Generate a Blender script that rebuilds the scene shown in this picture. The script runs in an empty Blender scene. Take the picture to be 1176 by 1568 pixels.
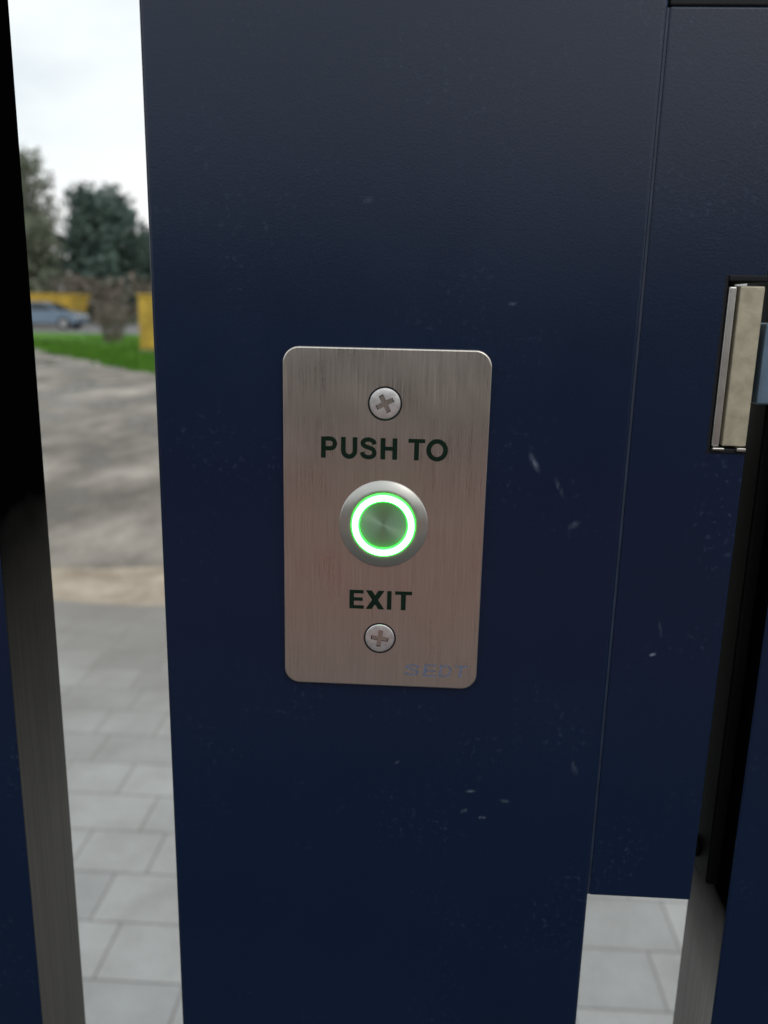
import bpy, bmesh, math, random
from mathutils import Matrix, Vector, noise
random.seed(7)
H=1.40           # eye height; hardware dimensions below are millimetres relative to it
sc=bpy.context.scene
COL=sc.collection

# ------------------------------------------------------------------ materials
def new_mat(name):
    m=bpy.data.materials.new(name); m.use_nodes=True
    nt=m.node_tree; b=nt.nodes['Principled BSDF']
    return m,nt,b
def N(nt,t,**k):
    n=nt.nodes.new(t)
    for a,v in k.items(): setattr(n,a,v)
    return n
def L(nt,a,b): nt.links.new(a,b)
def ramp(nt,fac,stops):
    r=N(nt,'ShaderNodeValToRGB'); e=r.color_ramp.elements
    while len(e)<len(stops): e.new(0.5)
    for i,(p,c) in enumerate(stops):
        e[i].position=p; e[i].color=(*c,1) if len(c)==3 else c
    L(nt,fac,r.inputs[0]); return r.outputs[0]
def mapping(nt,scale=(1,1,1),loc=(0,0,0),rot=(0,0,0)):
    tc=N(nt,'ShaderNodeTexCoord'); mp=N(nt,'ShaderNodeMapping')
    mp.inputs['Scale'].default_value=scale; mp.inputs['Location'].default_value=loc; mp.inputs['Rotation'].default_value=rot
    L(nt,tc.outputs['Object'],mp.inputs[0]); return mp.outputs[0]
def noise_n(nt,vec,scale,detail=4,rough=.5):
    n=N(nt,'ShaderNodeTexNoise'); n.inputs['Scale'].default_value=scale; n.inputs['Detail'].default_value=detail; n.inputs['Roughness'].default_value=rough
    L(nt,vec,n.inputs['Vector']); return n.outputs[0]
def mix(nt,fac,a,b,mode='MIX'):
    m=N(nt,'ShaderNodeMix',data_type='RGBA',blend_type=mode)
    for s,v in ((0,fac),(6,a),(7,b)):
        if hasattr(v,'is_output'): L(nt,v,m.inputs[s])
        else: m.inputs[s].default_value=v if s==0 else (*v,1)
    return m.outputs[2]
def math_n(nt,op,a,b=None,c=None,clamp=False):
    m=N(nt,'ShaderNodeMath',operation=op,use_clamp=clamp)
    for i,v in enumerate((a,b,c)):
        if v is None: continue
        if hasattr(v,'is_output'): L(nt,v,m.inputs[i])
        else: m.inputs[i].default_value=v
    return m.outputs[0]
def bump(nt,b,h,strength,dist):
    n=N(nt,'ShaderNodeBump'); n.inputs['Strength'].default_value=strength; n.inputs['Distance'].default_value=dist
    L(nt,h,n.inputs['Height']); L(nt,n.outputs[0],b.inputs['Normal'])
def simple(name,col,rough=.5,metal=0,var=.15,scale=20,bmp=None,spec=None):
    m,nt,b=new_mat(name); v=mapping(nt); n=noise_n(nt,v,scale,2)
    lo=tuple(c*(1-var) for c in col); hi=tuple(min(1,c*(1+var)) for c in col)
    L(nt,ramp(nt,n,[(.3,lo),(.7,hi)]),b.inputs['Base Color'])
    b.inputs['Roughness'].default_value=rough; b.inputs['Metallic'].default_value=metal
    if spec is not None: b.inputs['Specular IOR Level'].default_value=spec
    if bmp: bump(nt,b,noise_n(nt,v,bmp[0],2),bmp[1],bmp[2])
    return m

def navy_paint(name='navy_powder_coat', scuffs=True):
    m,nt,b=new_mat(name); v=mapping(nt)
    fine=noise_n(nt,v,1400,1,.6); big=noise_n(nt,v,14,3,.6)
    col=mix(nt,big,(.0010,.0090,.033),(.0017,.0130,.045))
    sp=noise_n(nt,v,420,2,.6)
    pm=ramp(nt,noise_n(nt,mapping(nt,(1,1,1),(3,1,5)),22,3,.65),[(.50,(0,0,0)),(.68,(1,1,1))])
    sm=ramp(nt,sp,[(.58,(0,0,0)),(.70,(1,1,1))])
    dm=math_n(nt,'MULTIPLY',pm,sm); dm=math_n(nt,'MULTIPLY',dm,.20)
    col=mix(nt,dm,col,(.09,.14,.23))
    if scuffs:
        tc=N(nt,'ShaderNodeTexCoord'); streak=ramp(nt,noise_n(nt,mapping(nt,(900,900,260),(0,0,0),(0,.5,0)),1,2,.7),[(.33,(0,0,0)),(.60,(1,1,1))])
        tot=None
        for (x,z,ax,az,rot,st) in ((38,-49.4,4.5,1.4,-62,.34),(38.5,-50,1.6,1.1,-50,.28),(84.4,-117.8,1.5,.8,18,.75),(47,-58,5,1.1,-65,.15),(53,-71,3,1.5,30,.18),
            (22,-175.6,2.4,.8,6,.34),(27,-186.5,1.7,.8,5,.5),(20,-184,1.8,1,30,.25),(35,-179,2.4,1,-5,.22),(27.7,2.8,1.7,.9,5,.26),(60,-164,4,1.3,-75,.16),(86,-108,3.4,.8,-80,.20),(-20,34,2.4,1.3,20,.12),(-6,-165,1.6,.8,30,.22)):
            mp=N(nt,'ShaderNodeMapping',vector_type='TEXTURE')
            mp.inputs['Location'].default_value=(x/1000,0,H+z/1000); mp.inputs['Rotation'].default_value=(0,-math.radians(rot),0)
            mp.inputs['Scale'].default_value=(ax/1000,.05,az/1000); L(nt,tc.outputs['Object'],mp.inputs[0])
            ln=N(nt,'ShaderNodeVectorMath',operation='LENGTH'); L(nt,mp.outputs[0],ln.inputs[0])
            f=math_n(nt,'MULTIPLY',math_n(nt,'SUBTRACT',1.0,ln.outputs['Value'],clamp=True),st)
            tot=f if tot is None else math_n(nt,'ADD',tot,f)
        col=mix(nt,math_n(nt,'MULTIPLY',tot,streak),col,(.32,.38,.48))
    L(nt,col,b.inputs['Base Color'])
    rr=math_n(nt,'MULTIPLY_ADD',big,.10,.26); L(nt,rr,b.inputs['Roughness'])
    b.inputs['Specular IOR Level'].default_value=.48
    bump(nt,b,math_n(nt,'ADD',fine,math_n(nt,'MULTIPLY',sp,.5)),.30,.00010)
    return m
NAVY=navy_paint(); NAVY2=navy_paint('navy_leaf_paint',False)
BLACK=simple('black_rubber',(.003,.003,.0035),.6,0,.3,60,spec=.15)
DARK=simple('dark_cavity_steel',(.005,.006,.009),.6,spec=.3)
SEAM_HL=simple('seam_painted_highlight',(.018,.030,.058),.5,0,.3,90)

def brushed(name,base,rough,xs,zs,amt=1):
    m,nt,b=new_mat(name)
    v=mapping(nt,(xs,20,zs)); n=noise_n(nt,v,1,3,.6); n2=noise_n(nt,mapping(nt,(xs*.28,20,zs*.5)),1,3,.6)
    s=math_n(nt,'ADD',math_n(nt,'MULTIPLY',n,.65),math_n(nt,'MULTIPLY',n2,.35))
    sm=noise_n(nt,mapping(nt,(1,1,1)),38,3,.6)
    L(nt,ramp(nt,s,[(.30,tuple(c*(1-.30*amt) for c in base)),(.70,tuple(min(1,c*(1+.22*amt)) for c in base))]),b.inputs['Base Color'])
    b.inputs['Metallic'].default_value=.93
    L(nt,math_n(nt,'ADD',math_n(nt,'MULTIPLY_ADD',s,.20,rough-.16),math_n(nt,'MULTIPLY',sm,.12)),b.inputs['Roughness'])
    bump(nt,b,s,.22,.00005)
    return m
STEEL=brushed('brushed_stainless_plate',(.70,.655,.60),.30,5200,60,.7)
m,nt,b=new_mat('turned_stainless_bezel'); v=mapping(nt)
b.inputs['Base Color'].default_value=(.54,.54,.51,1); b.inputs['Metallic'].default_value=.85
L(nt,math_n(nt,'MULTIPLY_ADD',noise_n(nt,v,300,3),.2,.24),b.inputs['Roughness']); BEZEL=m
SCREW=simple('screw_steel',(.80,.79,.80),.40,.85,.14,500,(1200,.25,.00006))
RECESS=simple('screw_recess_painted_shade',(.035,.034,.036),.30,1,.5,900)  # near-black version of the screw steel; recess shade is in the colour
SILVER=simple('zinc_lip_steel',(.62,.61,.58),.35,1,.1,200)
TEXTM=simple('printed_dark_green_ink',(.004,.016,.009),.7,0,.1,200,spec=.12)
LOGO=simple('printed_blue_ink',(.13,.16,.25),.6,0,.25,900,spec=.25)
BEIGE=simple('beige_zinc_keep',(.44,.40,.30),.5,.25,.22,160,(900,.4,.00015))
BOLTM=simple('latch_bolt_steel',(.16,.24,.33),.4,.6,.15,120)
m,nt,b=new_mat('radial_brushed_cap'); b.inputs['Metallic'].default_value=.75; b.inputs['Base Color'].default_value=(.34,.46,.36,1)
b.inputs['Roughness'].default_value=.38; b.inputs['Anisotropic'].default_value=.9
tg=N(nt,'ShaderNodeTangent',direction_type='RADIAL',axis='Y'); L(nt,tg.outputs[0],b.inputs['Tangent'])
CAP=m
def emis(name,col,st):
    m,nt,b=new_mat(name); b.inputs['Base Color'].default_value=(.3,.5,.3,1)
    b.inputs['Emission Color'].default_value=(*col,1); b.inputs['Emission Strength'].default_value=st; return m
GLOW=emis('green_led_diffuser',(.13,1,.17),9)
GLOWE=emis('green_led_diffuser_edge',(.002,1,.02),6)

def side_mat(name,z0,ga,gb,slope,rg=.5):  # black fading to grey downward; dark and ground reflections painted into the colour
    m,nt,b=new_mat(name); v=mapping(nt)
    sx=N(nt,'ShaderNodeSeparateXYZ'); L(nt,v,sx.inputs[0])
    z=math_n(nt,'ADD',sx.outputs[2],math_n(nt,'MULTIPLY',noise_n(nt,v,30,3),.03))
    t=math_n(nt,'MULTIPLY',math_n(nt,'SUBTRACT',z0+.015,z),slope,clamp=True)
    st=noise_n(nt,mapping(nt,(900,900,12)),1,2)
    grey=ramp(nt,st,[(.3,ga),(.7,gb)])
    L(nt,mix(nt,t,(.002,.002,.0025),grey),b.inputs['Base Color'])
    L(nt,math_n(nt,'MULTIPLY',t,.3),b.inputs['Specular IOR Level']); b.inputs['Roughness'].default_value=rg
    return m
SIDE=side_mat('leaf_side_painted_reflection',1.325,(.070,.066,.059),(.11,.103,.092),7)
SIDER=side_mat('leaf_side_painted_dark',1.178,(.21,.205,.19),(.30,.29,.27),22)  # same painted gradient; the dark of the gap is in the colour

# ------------------------------------------------------------------ mesh helpers
def obj(name,bm,mats,parent=None,smooth=False,bevel=None,seg=3):
    me=bpy.data.meshes.new(name); bm.normal_update(); bm.to_mesh(me); bm.free()
    for mm in (mats if isinstance(mats,(list,tuple)) else [mats]): me.materials.append(mm)
    o=bpy.data.objects.new(name,me); COL.objects.link(o)
    if parent: o.parent=parent
    if smooth:
        for p in me.polygons: p.use_smooth=True
    if bevel:
        bv=o.modifiers.new('b','BEVEL'); bv.width=bevel; bv.segments=seg; bv.limit_method='ANGLE'; bv.angle_limit=math.radians(40)
        for p in me.polygons: p.use_smooth=True
        wn=o.modifiers.new('w','WEIGHTED_NORMAL'); wn.keep_sharp=True
    return o
def empty(name):
    e=bpy.data.objects.new(name,None); COL.objects.link(e); e.empty_display_size=.05; return e
def box(bm,x0,x1,y0,y1,z0,z1,mi=0):
    vs=[bm.verts.new((x,y,z)) for x in (x0,x1) for y in (y0,y1) for z in (z0,z1)]
    for f in ((0,1,3,2),(4,6,7,5),(0,4,5,1),(2,3,7,6),(0,2,6,4),(1,5,7,3)):
        fc=bm.faces.new([vs[i] for i in f]); fc.material_index=mi
    return vs
def mmbox(bm,x0,x1,y0,y1,z0,z1,mi=0):
    return box(bm,x0/1000,x1/1000,y0/1000,y1/1000,H+z0/1000,H+z1/1000,mi)
def prism(bm,pts,y0,y1,mi=0):
    a=[bm.verts.new((x/1000,y0/1000,H+z/1000)) for x,z in pts]; c=[bm.verts.new((x/1000,y1/1000,H+z/1000)) for x,z in pts]
    fs=[bm.faces.new(a),bm.faces.new(c[::-1])]
    n=len(pts)
    for i in range(n): fs.append(bm.faces.new((a[i],c[i],c[(i+1)%n],a[(i+1)%n])))
    for f in fs: f.material_index=mi
    bmesh.ops.recalc_face_normals(bm,faces=fs)
def rrect(x0,x1,z0,z1,r,n=10):
    pts=[]
    for cx,cz,a0 in ((x1-r,z1-r,0),(x0+r,z1-r,90),(x0+r,z0+r,180),(x1-r,z0+r,270)):
        for i in range(n+1):
            a=math.radians(a0+90*i/n); pts.append((cx+r*math.cos(a),cz+r*math.sin(a)))
    return pts
def lathe(bm,cx,cz,prof,mis,n=96):
    rings=[]
    for r,y in prof:
        if r<1e-6: rings.append([bm.verts.new((cx/1000,y/1000,H+cz/1000))])
        else: rings.append([bm.verts.new(((cx+r*math.cos(2*math.pi*i/n))/1000,y/1000,H+(cz+r*math.sin(2*math.pi*i/n))/1000)) for i in range(n)])
    for k in range(len(rings)-1):
        A,B=rings[k],rings[k+1]; mi=mis[k] if isinstance(mis,(list,tuple)) else mis
        for i in range(n):
            j=(i+1)%n
            if len(B)==1: f=bm.faces.new((A[i],A[j],B[0]))
            elif len(A)==1: f=bm.faces.new((A[0],B[j],B[i]))
            else: f=bm.faces.new((A[i],A[j],B[j],B[i]))
            f.material_index=mi
def recalc(bm): bmesh.ops.recalc_face_normals(bm,faces=bm.faces)

# ------------------------------------------------------------------ gate post + lock box
post=empty('navy_gate_post')
bm=bmesh.new(); mmbox(bm,-92.2,69.4,0,80,-H*1000+14,620); obj('post_profile',bm,NAVY,post,bevel=.0019,seg=4)
bm=bmesh.new(); mmbox(bm,-97,74,-2,85,620.5,626); obj('post_cap',bm,DARK,post,bevel=.0015)
bm=bmesh.new()
prism(bm,[(69.75,-218.2),(108.2,-218.2),(108.2,-43.8),(95.8,-43.8),(95.8,12.4),(108.2,12.4),(108.2,90.3),(69.75,90.3)],.25,46)
obj('lock_box_panel',bm,NAVY,post,bevel=.0007)
bm=bmesh.new(); mmbox(bm,68.9,70.2,.75,5,-218,90); obj('seam_highlight_strip',bm,SEAM_HL,post)  # lighter strip in the gap; the edge highlight is painted as colour
bm=bmesh.new(); mmbox(bm,69.9,108.2,3,46,91,620); obj('upper_stile',bm,DARK,post,bevel=.001)

keep=empty('gate_lock_keep')
bm=bmesh.new(); mmbox(bm,95.0,108.6,30,34,-45,13.6); mmbox(bm,94.9,96.2,.2,31,-45,13.6); mmbox(bm,96.2,108.4,-.1,30,11.2,13.2); mmbox(bm,96.2,108.4,-.1,30,-44.6,-42.9)
obj('keep_housing',bm,DARK,keep,bevel=.0004)
bm=bmesh.new(); mmbox(bm,96.4,98.9,-.5,16,-42.2,9.6); obj('keep_lip',bm,SILVER,keep,bevel=.0006)
bm=bmesh.new(); mmbox(bm,100.0,107.8,-.2,22,-42,9.8); obj('keep_block',bm,BEIGE,keep,bevel=.0005)
bm=bmesh.new(); mmbox(bm,96.6,100.5,-1.2,6,-43.4,-42.5); mmbox(bm,104.6,107.6,-1.2,6,-43.6,-42.4); obj('keep_foot',bm,SILVER,keep,bevel=.0003)

# ------------------------------------------------------------------ gate leaves
def leaf(name,xa,xb,side_mat,far):
    e=empty(name)
    inner = xb if far<0 else xa
    bm=bmesh.new(); mmbox(bm,xa,xb,0,40.5,-H*1000+70,560)
    bm.faces.ensure_lookup_table()
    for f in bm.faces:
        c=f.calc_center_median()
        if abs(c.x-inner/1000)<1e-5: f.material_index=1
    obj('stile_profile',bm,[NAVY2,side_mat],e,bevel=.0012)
    x_far = xa-900 if far<0 else xb+900
    lo,hi=(x_far,xa) if far<0 else (xb,x_far)
    bm=bmesh.new(); mmbox(bm,lo,hi,2,38,-H*1000+90,-H*1000+150); mmbox(bm,lo,hi,2,38,480,540)
    k=lo+90
    while k<hi-60:
        mmbox(bm,k,k+22,8,30,-H*1000+149,481); k+=110
    obj('rails_and_bars',bm,NAVY2,e,bevel=.001)
    bm=bmesh.new(); mmbox(bm,*( (lo-60,lo) if far<0 else (hi,hi+60)),0,40.5,-H*1000+70,560); obj('hinge_stile',bm,NAVY2,e,bevel=.0018)
    return e
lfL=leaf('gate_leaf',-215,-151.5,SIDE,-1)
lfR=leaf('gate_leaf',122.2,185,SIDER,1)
bm=bmesh.new(); mmbox(bm,117.5,122.6,11,44,-219,520); obj('rubber_stop',bm,BLACK,lfR,bevel=.001)
bm=bmesh.new()
bmesh.ops.create_uvsphere(bm,u_segments=20,v_segments=12,radius=.0045)
for v in bm.verts: v.co=Vector((.1175,.026,H-.2115))+Vector((v.co.x*.9,v.co.y,v.co.z))
obj('stop_screw',bm,BLACK,lfR,smooth=True)
bm=bmesh.new(); prism(bm,[(109.6,-1.5),(123,-1.5),(123,-28),(109.6,-28)],-.5,18); obj('latch_bolt',bm,BOLTM,lfR,bevel=.001)

# ------------------------------------------------------------------ exit button plate
ex=empty('exit_button_plate')
bm=bmesh.new(); prism(bm,rrect(-47.8,22.0,-133.2,-12.3,5.6),-2.0,-.35); obj('face_plate',bm,STEEL,ex,bevel=.0006)
bm=bmesh.new(); prism(bm,rrect(-46.4,20.6,-131.8,-13.7,4.6),-.35,.0-.01); obj('gasket',bm,BLACK,ex)
bx,bz=-12.85,-72.4
bm=bmesh.new()
lathe(bm,bx,bz,[(15.5,-1.9),(15.45,-2.2),(15.1,-2.4),(12.5,-3.25),(12.0,-3.36),(11.2,-3.38),(11.05,-3.3),(11.0,-3.0)],0); recalc(bm)
o=obj('button_bezel',bm,BEZEL,ex,smooth=True)
bm=bmesh.new()
lathe(bm,bx,bz,[(10.98,-3.1),(10.95,-3.8),(10.8,-4.2),(10.45,-4.45),(8.95,-4.45),(8.62,-4.2),(8.48,-3.9),(8.45,-2.9)],[1,1,0,0,0,1,1]); recalc(bm)
obj('led_ring',bm,[GLOW,GLOWE],ex,smooth=True)
bm=bmesh.new(); lathe(bm,0,0,[(8.43,3.2),(8.38,-.0),(8.2,-.10),(0,-.10)],0)
for v in bm.verts: v.co.z-=H
recalc(bm); o=obj('button_cap',bm,CAP,ex); o.location=(bx/1000,-.0031,H+bz/1000)

def screw(cx,cz,rot,name):
    bm=bmesh.new(); lathe(bm,cx,cz,[(5.8,-2.02),(5.1,-2.03)],0,48); recalc(bm); obj(name+'_gap_shade',bm,DARK,ex)  # flat dark ring: shaded gap round the head painted on the plate
    bm=bmesh.new(); lathe(bm,cx,cz,[(0,-.3),(5.2,-.3),(5.2,-2.05),(5.0,-2.32),(4.6,-2.42),(2.5,-2.50),(0,-2.52)],0,64); recalc(bm)
    hd=obj(name,bm,SCREW,ex,smooth=True)
    cb=bmesh.new()
    for k in range(2):
        a=math.radians(rot+90*k)
        vs=[]
        for y,hl,hw in ((-3.0,3.45,.86),(-.8,2.1,.5)):
            for sx_,sz_ in ((-1,-1),(1,-1),(1,1),(-1,1)):
                u,w=sx_*hl,sz_*hw
                vs.append(cb.verts.new(((cx+u*math.cos(a)-w*math.sin(a))/1000,(y-.013*k)/1000,H+(cz+u*math.sin(a)+w*math.cos(a))/1000)))
        for f in ((0,1,2,3),(4,7,6,5),(0,4,5,1),(1,5,6,2),(2,6,7,3),(3,7,4,0)): cb.faces.new([vs[i] for i in f])
        recalc(cb)
        me=bpy.data.meshes.new('cut'); cb.to_mesh(me); cut=bpy.data.objects.new('cut',me); COL.objects.link(cut)
        md=hd.modifiers.new('x','BOOLEAN'); md.object=cut; md.solver='EXACT'; md.operation='DIFFERENCE'
        bpy.context.view_layer.update()
        dg=bpy.context.evaluated_depsgraph_get(); nm=bpy.data.meshes.new_from_object(hd.evaluated_get(dg)); hd.modifiers.clear(); hd.data=nm
        bpy.data.objects.remove(cut); cb.clear()
    cb.free()
    me=hd.data; me.materials.clear(); me.materials.append(SCREW); me.materials.append(RECESS)
    for p in me.polygons:
        c=p.center; r=math.hypot(c.x-cx/1000,c.z-H-cz/1000)*1000; y=c.y*1000
        rec = r<3.9 and y>-2.38 and y<-.4
        p.material_index=1 if rec else 0
        p.use_smooth = not rec and r>2.6
    try: me.set_sharp_from_angle(angle=math.radians(28))
    except Exception: pass
screw(-13.2,-30.6,27,'screw_head'); screw(-13.3,-114.6,82,'screw_head_lower')

# ---- lettering
def catmull(p,n=8):
    q=[p[0]]+p+[p[-1]]; out=[]
    for i in range(1,len(q)-2):
        for k in range(n):
            t=k/n; a,b_,c,d=[Vector(v) for v in q[i-1:i+3]]
            out.append(.5*((2*b_)+(c-a)*t+(2*a-5*b_+4*c-d)*t*t+(3*b_-a-3*c+d)*t**3))
    out.append(Vector(p[-1])); return out
def arc(cx,cy,r,a0,a1,n=14,ry=None):
    ry=ry or r
    return [Vector((cx+r*math.cos(math.radians(a0+(a1-a0)*i/n)),cy+ry*math.sin(math.radians(a0+(a1-a0)*i/n)))) for i in range(n+1)]
def glyph(ch,w=.2):
    h=w*.84
    if ch=='P': return .75,[('poly',[(0,0),(w,0),(w,1),(0,1)]),('path',[Vector((w,1-h/2)),Vector((.42,1-h/2))]+arc(.42,(1-h/2+.45)/2,(1-h/2-.45)/2,90,-90,ry=(1-h/2-.45)/2)[1:]+[Vector((w,.45))],h+.02)]
    if ch=='U': return .76,[('path',[Vector((w/2,1))]+arc(.38,.37,.38-w/2,180,360,18,ry=.37-w/2+.02)+[Vector((.76-w/2,1))],w)]
    if ch=='S': return .76,[('path',catmull([(.645,.69),(.59,.835),(.38,.915),(.18,.855),(.125,.735),(.19,.62),(.38,.54),(.57,.46),(.645,.30),(.58,.145),(.38,.085),(.16,.16),(.10,.32)]),w*.92)]
    if ch=='H': return .76,[('poly',[(0,0),(w,0),(w,1),(0,1)]),('poly',[(.76-w,0),(.76,0),(.76,1),(.76-w,1)]),('poly',[(w,.42),(.76-w,.42),(.76-w,.42+h),(w,.42+h)])]
    if ch=='T': return .76,[('poly',[(0,1-h),(.76,1-h),(.76,1),(0,1)]),('poly',[(.38-w/2,0),(.38+w/2,0),(.38+w/2,1-h),(.38-w/2,1-h)])]
    if ch=='I': return w,[('poly',[(0,0),(w,0),(w,1),(0,1)])]
    if ch=='E': return .70,[('poly',[(0,0),(w,0),(w,1),(0,1)]),('poly',[(w,1-h),(.68,1-h),(.68,1),(w,1)]),('poly',[(w,.42),(.64,.42),(.64,.42+h),(w,.42+h)]),('poly',[(w,0),(.70,0),(.70,h),(w,h)])]
    if ch=='X': return .86,[('poly',[(0,0),(.28,0),(.86,1),(.58,1)]),('poly',[(0,1),(.28,1),(.86,0),(.58,0)])]
    if ch=='O': return .97,[('path',arc(.485,.5,.485-w/2,0,360,48,ry=.515-w*.45),w*.97)]
    if ch=='D': return .76,[('poly',[(0,0),(w,0),(w,1),(0,1)]),('path',[Vector((w,1-h/2)),Vector((.38,1-h/2))]+arc(.38,.5,.38-w/2,90,-90,ry=.5-h/2)[1:]+[Vector((w,h/2))],h)]
def text(name,items,zb,ht,mat,y,w=.2,slant=0):
    bm=bmesh.new()
    for ch,x0,wd in items:
        gw,shapes=glyph(ch,w)
        for si,s in enumerate(shapes):
            yy=(y-.012*si)/1000
            T=lambda p:(x0/1000+(p[0]*wd/gw)/1000+slant*p[1]*ht/1000, yy, H+(zb+p[1]*ht)/1000)
            if s[0]=='poly': bm.faces.new([bm.verts.new(T(p)) for p in s[1]])
            else:
                pts=s[1]; n=len(pts); hw=s[2]/2; rows=[]
                closed=(pts[0]-pts[-1]).length<1e-5
                for i,p in enumerate(pts):
                    a=pts[i-1] if i>0 else (pts[-2] if closed else pts[0]); c=pts[i+1] if i<n-1 else (pts[1] if closed else pts[-1])
                    t=(c-a).normalized(); nn=Vector((-t.y,t.x)); rows.append((bm.verts.new(T(p+nn*hw)),bm.verts.new(T(p-nn*hw))))
                for i in range(n-1): bm.faces.new((rows[i][0],rows[i+1][0],rows[i+1][1],rows[i][1]))
    for f in bm.faces:
        f.normal_update()
        if f.normal.y>0: f.normal_flip()
    obj(name,bm,mat,ex)
text('lettering_push_to',[('P',-34.7,5.5),('U',-27.9,5.6),('S',-21.4,5.8),('H',-14.4,5.7),('T',-5.0,5.7),('O',1.1,7.4)],-49.6,7.35,TEXTM,-2.03,w=.22)
text('lettering_exit',[('E',-24.4,5.2),('X',-18.6,6.7),('I',-11.0,1.6),('T',-8.2,6.0)],-103.7,7.0,TEXTM,-2.03,w=.22)
text('maker_mark',[('S',-4.6,5.8),('E',2.6,4.7),('D',8.2,4.4),('T',13.4,4.9)],-128.7,4.6,LOGO,-2.03,w=.13,slant=.12)

# ------------------------------------------------------------------ ground
def sheet(name,pts,z,mat,sub=0):
    bm=bmesh.new(); f=bm.faces.new([bm.verts.new((x,y,z)) for x,y in pts]); f.normal_update()
    if f.normal.z<0: f.normal_flip()
    return obj(name,bm,mat)
def wavy(p0,p1,n,amp,sd):
    out=[]
    for i in range(n+1):
        t=i/n; x=p0[0]+(p1[0]-p0[0])*t; y=p0[1]+(p1[1]-p0[1])*t
        out.append((x,y+amp*noise.noise(Vector((x*1.3,sd,y*.7)))*2))
    return out
m,nt,b=new_mat('rough_field_grass'); v=mapping(nt)
L(nt,ramp(nt,noise_n(nt,v,.9,6,.7),[(.3,(.035,.07,.015)),(.7,(.07,.12,.03))]),b.inputs['Base Color']); b.inputs['Roughness'].default_value=.9; FIELD=m
m,nt,b=new_mat('grass_verge_green'); v=mapping(nt)
L(nt,ramp(nt,noise_n(nt,v,1.4,6,.7),[(.3,(.045,.11,.014)),(.5,(.085,.22,.02)),(.7,(.15,.28,.05))]),b.inputs['Base Color']); b.inputs['Roughness'].default_value=.9
b.inputs['Specular IOR Level'].default_value=.2
bump(nt,b,noise_n(nt,v,40,3),.6,.05); GRASS=m
m,nt,b=new_mat('muddy_gravel'); v=mapping(nt); mv=mapping(nt,(1,.5,1),(0,0,0),(0,0,.45))
n1=noise_n(nt,mv,1.15,5,.62); n2=noise_n(nt,v,24,4,.7); n3=noise_n(nt,mv,.33,3,.6)
base=ramp(nt,n1,[(.32,(.045,.038,.030)),(.42,(.10,.085,.068)),(.50,(.20,.175,.145)),(.60,(.34,.305,.26)),(.70,(.48,.44,.38))])
base=mix(nt,.25,base,ramp(nt,n2,[(.3,(.07,.065,.055)),(.7,(.40,.37,.33))]))
L(nt,base,b.inputs['Base Color'])
L(nt,ramp(nt,math_n(nt,'ADD',math_n(nt,'MULTIPLY',n1,.6),math_n(nt,'MULTIPLY',n3,.4)),[(.40,(.12,.12,.12)),(.47,(.85,.85,.85))]),b.inputs['Roughness'])
bump(nt,b,math_n(nt,'ADD',n1,math_n(nt,'MULTIPLY',n2,.15)),.5,.05); MUD=m
m,nt,b=new_mat('sand_strip'); v=mapping(nt)
L(nt,ramp(nt,noise_n(nt,v,4,5,.7),[(.3,(.22,.175,.125)),(.7,(.50,.43,.34))]),b.inputs['Base Color']); b.inputs['Roughness'].default_value=.95
bump(nt,b,noise_n(nt,v,60,3),.4,.01); SAND=m
m,nt,b=new_mat('concrete_pavers'); v=mapping(nt,(1,1,1),(.06,.02,0))
br=N(nt,'ShaderNodeTexBrick'); L(nt,v,br.inputs['Vector'])
br.offset=.5; br.squash=1.35; br.squash_frequency=2
for k,val in (('Scale',1),('Mortar Size',.0030),('Mortar Smooth',.5),('Bias',0),('Brick Width',.20),('Row Height',.170)): br.inputs[k].default_value=val
br.inputs['Color1'].default_value=(.29,.30,.298,1); br.inputs['Color2'].default_value=(.41,.42,.412,1); br.inputs['Mortar'].default_value=(.13,.12,.105,1)
c=mix(nt,.85,br.outputs[0],ramp(nt,noise_n(nt,v,3.2,5,.65),[(.3,(.60,.57,.54)),(.7,(1.12,1.12,1.12))]),'MULTIPLY')
c=mix(nt,.20,c,ramp(nt,noise_n(nt,v,180,3,.7),[(.3,(.22,.22,.22)),(.7,(.56,.56,.54))]))
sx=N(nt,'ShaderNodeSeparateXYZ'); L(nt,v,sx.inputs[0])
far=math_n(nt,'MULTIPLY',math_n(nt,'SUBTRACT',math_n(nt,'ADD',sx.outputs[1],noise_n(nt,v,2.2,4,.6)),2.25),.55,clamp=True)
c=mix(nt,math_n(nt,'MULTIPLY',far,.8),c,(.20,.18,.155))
L(nt,c,b.inputs['Base Color']); b.inputs['Roughness'].default_value=.7
hh=math_n(nt,'ADD',math_n(nt,'MULTIPLY',br.outputs[1],-1),math_n(nt,'MULTIPLY',noise_n(nt,v,200,2),.1)); bump(nt,b,hh,.4,.005); PAVE=m
ASPH=simple('asphalt_grey',(.16,.16,.163),.6,0,.25,3)
DARKGND=simple('added_dark_asphalt',(.07,.07,.07),.7,0,.3,12)

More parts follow.
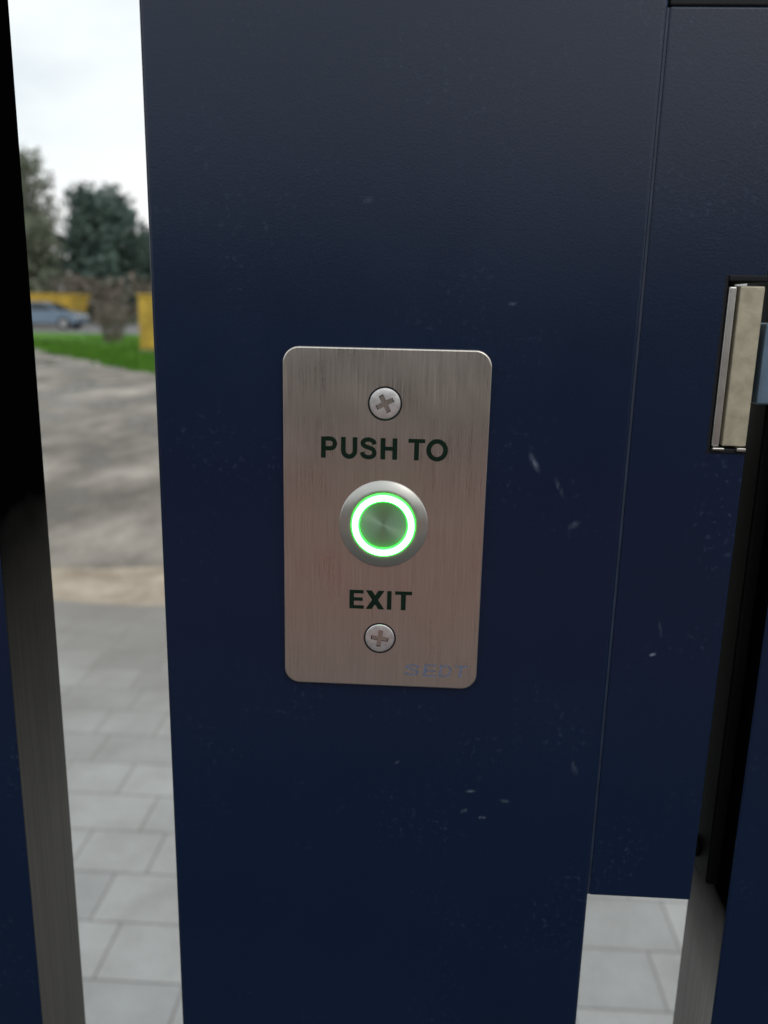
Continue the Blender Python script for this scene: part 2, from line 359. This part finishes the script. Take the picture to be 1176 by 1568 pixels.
sheet('ground',[(-900,-900),(900,-900),(900,1500),(-900,1500)],0,FIELD)
e0=wavy((-14,3.95),(14,3.95),80,.14,1.0)
sheet('dirt_yard',[(-60,3.0),(40,3.0),(40,8),(5,11),(-5.4,16.9),(-11.1,24.4),(-34,54),(-60,60)],.004,MUD)
g=[]
for i in range(61):
    t=i/60
    P0,P1,P2,P3=Vector((26,9.0)),Vector((-5.4,16.6)),Vector((-11.1,24.0)),Vector((-30,48))
    p=P0.lerp(P1,t*3) if t<1/3 else (P1.lerp(P2,t*3-1) if t<2/3 else P2.lerp(P3,t*3-2))
    g.append((p.x,p.y+.7*noise.noise(Vector((p.x*.9,p.y*.5,2)))))
sheet('grass_verge',g+[(-26,41),(40,37)],.008,GRASS)
sheet('car_park',[(-60,41),(60,37.5),(60,56),(-60,60)],.012,ASPH)
sheet('sand_strip',e0+[(14,3.2),(-14,3.2)],.008,SAND)
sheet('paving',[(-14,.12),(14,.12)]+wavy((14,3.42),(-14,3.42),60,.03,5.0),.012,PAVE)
sheet('added_dark_ground',[(-14,-9),(14,-9),(14,.116),(-14,.116)],.012,DARKGND)  # unseen dark ground, added so the post reflects less light

bm=bmesh.new()
for i in range(6000):
    k=random.randrange(20,45); a=Vector(g[k]); d=random.random()
    p=Vector((a.x+random.uniform(-.3,.6)+d*1.5,a.y+d*d*9))
    h=random.uniform(.06,.24); an=random.random()*6.28; dx,dy=math.cos(an)*.025,math.sin(an)*.025
    bm.faces.new([bm.verts.new((p.x-dx,p.y-dy,.008)),bm.verts.new((p.x+dx,p.y+dy,.008)),bm.verts.new((p.x+random.uniform(-.08,.08),p.y+random.uniform(-.08,.08),h))])
obj('grass_tufts',bm,GRASS)

# ------------------------------------------------------------------ vegetation
def leafmat(name,a,b2,c2):
    m,nt,b=new_mat(name); v=mapping(nt)
    L(nt,ramp(nt,noise_n(nt,v,.9,3,.7),[(.32,a),(.5,b2),(.7,c2)]),b.inputs['Base Color']); b.inputs['Roughness'].default_value=.8
    b.inputs['Specular IOR Level'].default_value=.2; return m
TEAL=leafmat('evergreen_foliage',(.060,.100,.088),(.105,.155,.135),(.16,.215,.19))
OLIVE=leafmat('sparse_olive_foliage',(.11,.13,.09),(.18,.205,.145),(.29,.31,.25))
BROWN=leafmat('bare_brown_twigs',(.12,.100,.080),(.19,.165,.135),(.28,.25,.21))
ADDED_HEDG=leafmat('added_hedge_foliage',(.004,.008,.004),(.009,.016,.008),(.02,.03,.014))
BARK=simple('bark',(.07,.055,.045),.9,0,.3,8)
def limb(bm,p0,p1,r0,r1,mi=0,n=7):
    d=(p1-p0).normalized(); u=d.orthogonal().normalized(); w=d.cross(u)
    A=[bm.verts.new(p0+(u*math.cos(6.283*i/n)+w*math.sin(6.283*i/n))*r0) for i in range(n)]
    B=[bm.verts.new(p1+(u*math.cos(6.283*i/n)+w*math.sin(6.283*i/n))*r1) for i in range(n)]
    for i in range(n): f=bm.faces.new((A[i],A[(i+1)%n],B[(i+1)%n],B[i])); f.material_index=mi
def leafq(bm,p,s,mi):
    a=Vector((random.gauss(0,1),random.gauss(0,1),random.gauss(0,1))).normalized(); u=a.orthogonal().normalized()*s; w=a.cross(u).normalized()*s*.6
    f=bm.faces.new([bm.verts.new(p-u),bm.verts.new(p+w),bm.verts.new(p+u),bm.verts.new(p-w)]); f.material_index=mi
def tree(name,x,y,h,w,cb,leaf,nl=5000,s=.12,clumps=34,dens=.8):
    bm=bmesh.new(); base=Vector((x,y,0)); top=Vector((x+random.uniform(-.3,.3),y,h*.88))
    mid=base.lerp(top,.45)+Vector((.15,0,0)); limb(bm,base,mid,h*.026,h*.016); limb(bm,mid,top,h*.016,h*.004)
    cs=[]
    for i in range(clumps):
        u=(i+random.random())/clumps; z=cb+(h-cb)*(u*.92)
        rr=w/2*(math.sin(math.pi*min(1,.16+.72*u))**.5)
        a=i*2.4+random.random(); r=rr*math.sqrt(random.random())*.85
        c=Vector((x+r*math.cos(a),y+r*math.sin(a),z)); cs.append((c,random.uniform(.45,.8)*w*.2*dens))
        st=base.lerp(top,max(.15,(z-.25*(z-cb)-h*.08)/h)); limb(bm,st,c,h*.006,h*.0015,0,5)
    per=nl//clumps
    for c,r in cs:
        for k in range(per):
            d=Vector((random.gauss(0,1),random.gauss(0,1),random.gauss(0,.8))); d=d.normalized()*r*random.random()**.4*1.3
            leafq(bm,c+d,s*random.uniform(.6,1.4),1)
    return obj(name,bm,[BARK,leaf])
def twigs(name,x,y,h,w,n=500,mat=BROWN,spread=1.0):
    bm=bmesh.new()
    for i in range(n):
        a=random.random()*6.283; r=w*.25*random.random(); p=Vector((x+r*math.cos(a),y+r*math.sin(a)*.8,0))
        hh=h*random.uniform(.5,1); q=p+Vector((math.cos(a)*w*.35*random.random()*spread,math.sin(a)*w*.3*random.random(),hh*.6))
        limb(bm,p,q,.012,.008,0,4)
        for k in range(3):
            e=q+Vector((random.uniform(-.14,.14)*w,random.uniform(-.14,.14)*w,hh*.4*random.uniform(.3,1))); limb(bm,q,e,.008,.003,0,3)
            for j in range(2): leafq(bm,q.lerp(e,random.random())+Vector((random.uniform(-.1,.1),0,random.uniform(-.1,.1))),.04,0)
    return obj(name,bm,mat)
tree('evergreen_tree',-25.0,65,10.0,6.4,.6,TEAL,9500,.23,64,1.25)
tree('evergreen_tree',-21.9,70,7.6,6.4,.6,TEAL,4600,.24,40,1.2)
tree('deciduous_tree',-30.2,64,12.8,5.4,2.0,OLIVE,5200,.17,64,1.1)
tree('deciduous_tree',-34,68,13,6,3,OLIVE,3000,.17,50,.9)
tree('evergreen_tree',-28.2,60,7.6,4.8,.6,OLIVE,5200,.18,44,1.25)
tree('deciduous_tree',-18.5,74,6.8,5.6,1,OLIVE,3000,.18,40,1)
tree('deciduous_tree',18,70,9,7,3,OLIVE,2600,.16,40,.8)
tree('evergreen_tree',5,75,8,5,2,TEAL,2400,.2,36)
twigs('bare_shrub',-11.3,30,1.75,1.3,85)
twigs('bare_shrub',-8.9,31,1.7,1.2,70)
bm=bmesh.new()
for i in range(12000):
    x=random.uniform(-50,50); hmax=3.1+1.5*noise.noise(Vector((x*.25,0,0)))+1.0*noise.noise(Vector((x*.9,3,0)))
    z=hmax*random.random()**.8; leafq(bm,Vector((x,60+random.gauss(0,.9),z)),.22,0)
obj('shrub_belt',bm,BROWN)
bm=bmesh.new()
for i in range(11000):
    x=random.uniform(-160,140); hmax=8.5+3*noise.noise(Vector((x*.07,5,0)))+1.6*noise.noise(Vector((x*.35,9,0)))
    z=hmax*random.random()**.7; leafq(bm,Vector((x,120+random.gauss(0,2.5),z)),.65,0)
obj('distant_tree_line',bm,leafmat('distant_woodland',(.07,.085,.075),(.12,.14,.12),(.18,.20,.18)))

# unseen hedge and brick wall, added behind the camera to darken and redden reflections
bm=bmesh.new()
for i in range(9000):
    x=random.uniform(-6,6); z=1.02+.78*random.random()
    leafq(bm,Vector((x,-2.42+random.uniform(-.2,.16)+.1*noise.noise(Vector((x*2,z*2,0))),z+.1*noise.noise(Vector((x,0,1))))),.06,0)
box(bm,-6,6,-2.6,-2.5,.2,1.66)
obj('added_reflection_hedge',bm,ADDED_HEDG)
m,nt,b=new_mat('added_red_brick'); v=mapping(nt,(1,1,1),(0,0,0),(math.radians(90),0,0))
br=N(nt,'ShaderNodeTexBrick'); L(nt,v,br.inputs['Vector'])
for k,val in (('Scale',1),('Mortar Size',.005),('Brick Width',.22),('Row Height',.072)): br.inputs[k].default_value=val
br.inputs['Color1'].default_value=(.46,.09,.07,1); br.inputs['Color2'].default_value=(.55,.14,.11,1); br.inputs['Mortar'].default_value=(.3,.22,.2,1)
L(nt,br.outputs[0],b.inputs['Base Color']); b.inputs['Roughness'].default_value=.85; ADDED_BRICK=m
CONC=simple('concrete',(.30,.29,.27),.85,0,.15,12)
bm=bmesh.new(); box(bm,-5,5,-2.24,-2.0,.50,.93,0); box(bm,-5,5,-2.27,-1.97,0,.498,1); box(bm,-5.02,5.02,-2.28,-1.96,.932,.97,1)
obj('added_reflection_wall',bm,[ADDED_BRICK,CONC])

# ------------------------------------------------------------------ car, skip, cabinet
CARP=simple('car_blue_grey_paint',(.14,.19,.25),.25,.4,.05,2); GLASS=simple('car_glass',(.02,.025,.03),.08,0,.1,2)
TYRE=simple('tyre_rubber',(.02,.02,.02),.8); HUB=simple('alloy_hub',(.5,.5,.5),.35,1); LAMP=simple('car_lamp',(.7,.7,.68),.15)
car=empty('parked_car'); cx,cy=-20.6,45.0
prof=[(-2.1,.32),(-2.13,.72),(-2.0,.95),(-1.85,1.0),(-1.45,1.30),(-.9,1.41),(.1,1.42),(.55,1.32),(1.15,.98),(1.85,.86),(2.1,.66),(2.12,.34),(1.75,.30),(1.66,.52),(1.4,.64),(1.14,.52),(1.05,.28),(-1.0,.28),(-1.09,.52),(-1.35,.64),(-1.61,.52),(-1.7,.30)]
def extr(bm,pr,y0,y1,ins=0,zt=1.0,mi=0):
    A=[];B=[]
    for x,z in pr:
        t=max(0,(z-zt))*ins
        A.append(bm.verts.new((cx+x,cy+y0+t,z+.012))); B.append(bm.verts.new((cx+x,cy+y1-t,z+.012)))
    fs=[bm.faces.new(A),bm.faces.new(B[::-1])]
    for i in range(len(pr)): fs.append(bm.faces.new((A[i],B[i],B[(i+1)%len(pr)],A[(i+1)%len(pr)])))
    for f in fs: f.material_index=mi
    bmesh.ops.recalc_face_normals(bm,faces=fs)
bm=bmesh.new(); extr(bm,prof,-.86,.86,.45,.95); obj('body',bm,CARP,car,bevel=.04)
bm=bmesh.new()
extr(bm,[(-1.62,1.02),(-1.35,1.25),(-.85,1.34),(-.42,1.35),(-.42,1.0)],-.868,.868,.45,.95)
extr(bm,[(-.34,1.0),(-.34,1.35),(.1,1.345),(.5,1.25),(.95,.99)],-.868,.868,.45,.95)
obj('side_windows',bm,GLASS,car)
bm=bmesh.new()
for s0,s1 in (((.60,1.315),(1.10,1.02)),((-1.5,1.29),(-1.82,1.03))):
    o_=.012 if s0[0]>0 else -.012
    bm.faces.new([bm.verts.new((cx+s0[0]+o_,cy-.66,s0[1]+.03)),bm.verts.new((cx+s0[0]+o_,cy+.66,s0[1]+.03)),bm.verts.new((cx+s1[0]+o_,cy+.74,s1[1]+.03)),bm.verts.new((cx+s1[0]+o_,cy-.74,s1[1]+.03))])
obj('screens',bm,GLASS,car)
def wheel(wx,wy,sgn):
    bm=bmesh.new()
    prof=[(0,-.02),(.19,-.02),(.20,0),(.31,0),(.33,.03),(.33,.19),(.30,.2),(0,.2)]
    n=32;rings=[]
    for r,y in prof:
        rings.append([bm.verts.new((wx+max(r,1e-4)*math.cos(6.28318*i/n),wy+sgn*y,.345+max(r,1e-4)*math.sin(6.28318*i/n))) for i in range(n)])
    for k in range(len(rings)-1):
        for i in range(n):
            f=bm.faces.new((rings[k][i],rings[k][(i+1)%n],rings[k+1][(i+1)%n],rings[k+1][i])); f.material_index=1 if k<2 else 0
    recalc(bm); obj('wheel',bm,[TYRE,HUB],car,smooth=False)
for wx in (-1.35,1.4):
    wheel(cx+wx,cy-.87,1); wheel(cx+wx,cy+.87,-1)
bm=bmesh.new(); box(bm,cx+1.98,cx+2.125,cy-.8,cy-.5,.66,.78); box(bm,cx+1.98,cx+2.125,cy+.5,cy+.8,.66,.78); obj('headlamps',bm,LAMP,car)

YEL=simple('yellow_paint',(.50,.33,.04),.5,0,.3,3)
sk=empty('yellow_skip_container')
bm=bmesh.new()
X0,X1,Y0,Y1=-27.2,-21.2,50.5,52.9
A=[bm.verts.new(p) for p in ((X0+.5,Y0+.1,.15),(X1-.5,Y0+.1,.15),(X1-.5,Y1-.1,.15),(X0+.5,Y1-.1,.15))]
B=[bm.verts.new(p) for p in ((X0,Y0,1.85),(X1,Y0,1.85),(X1,Y1,1.85),(X0,Y1,1.85))]
bm.faces.new(A[::-1])
for i in range(4): bm.faces.new((A[i],A[(i+1)%4],B[(i+1)%4],B[i]))
obj('hopper',bm,YEL,sk)
bm=bmesh.new(); k=X0+.6
while k<X1-.4: box(bm,k,k+.1,Y0-.06,Y0+.04,.2,1.8); k+=.7
box(bm,X0-.05,X1+.05,Y0-.08,Y0+.02,1.82,1.93); box(bm,X0-.05,X1+.05,Y1-.02,Y1+.08,1.82,1.93); box(bm,X0-.1,X0,Y0+.03,Y1-.03,1.82,1.93); box(bm,X1,X1+.1,Y0+.03,Y1-.03,1.82,1.93)
obj('ribs_and_rim',bm,YEL,sk)
cab=empty('yellow_utility_cabinet')
bm=bmesh.new(); box(bm,-8.35,-7.75,24.2,24.55,.12,1.62); obj('housing',bm,YEL,cab,bevel=.02)
bm=bmesh.new(); box(bm,-8.40,-7.70,24.15,24.6,1.625,1.70); obj('roof_cap',bm,YEL,cab,bevel=.02)
bm=bmesh.new(); box(bm,-8.3,-7.8,24.18,24.19,.2,1.55); box(bm,-7.9,-7.87,24.15,24.18,.85,1.0); obj('door',bm,YEL,cab)
bm=bmesh.new(); box(bm,-8.38,-7.72,24.17,24.58,.0,.118); obj('plinth',bm,CONC,cab)

# ------------------------------------------------------------------ sky + sun
w=bpy.data.worlds.new('World'); sc.world=w; w.use_nodes=True; nt=w.node_tree
bg=nt.nodes['Background']; sky=N(nt,'ShaderNodeTexSky',sky_type='NISHITA'); sky.sun_disc=False
EL=math.radians(38)
sky.sun_elevation=EL; sky.sun_rotation=math.radians(150)
sky.air_density=1.5; sky.dust_density=4
tc=N(nt,'ShaderNodeTexCoord'); mp=N(nt,'ShaderNodeMapping'); mp.inputs['Scale'].default_value=(1,1,2.6); L(nt,tc.outputs['Generated'],mp.inputs[0])
cn=noise_n(nt,mp.outputs[0],2.6,4,.55)
cl=ramp(nt,cn,[(.32,(.72,.80,.85)),(.47,(.91,.96,.98)),(.62,(1.0,1.0,1.0))])
sc10=N(nt,'ShaderNodeVectorMath',operation='SCALE'); L(nt,cl,sc10.inputs[0]); sc10.inputs[3].default_value=10.8
mx=mix(nt,.94,sky.outputs[0],sc10.outputs[0]); L(nt,mx,bg.inputs[0]); bg.inputs[1].default_value=.1
sun=bpy.data.lights.new('sun','SUN'); sun.energy=.5; sun.angle=math.radians(25); sun.color=(1,.96,.9)
so=bpy.data.objects.new('sun',sun); COL.objects.link(so)
d=Vector((math.sin(math.radians(150))*math.cos(EL),math.cos(math.radians(150))*math.cos(EL),math.sin(EL)))
so.rotation_euler=d.to_track_quat('Z','Y').to_euler(); so.location=(3,-3,6)

# ------------------------------------------------------------------ camera
cam=bpy.data.cameras.new('camera'); co=bpy.data.objects.new('camera',cam); COL.objects.link(co); sc.camera=co
R=(Matrix.Rotation(math.radians(2.6),4,'Z')@Matrix.Rotation(math.radians(90-13.6),4,'X')@Matrix.Rotation(math.radians(1.24),4,'Z'))
co.matrix_world=Matrix.Translation((0,-.2828,H))@R
cam.sensor_fit='VERTICAL'; cam.sensor_height=36; cam.sensor_width=27; cam.lens=1280/1568*36
cam.clip_start=.01; cam.clip_end=3000
cam.dof.use_dof=True; cam.dof.focus_distance=.288; cam.dof.aperture_fstop=10.5
sc.view_settings.view_transform='Standard'; sc.view_settings.look='None'; sc.view_settings.exposure=0
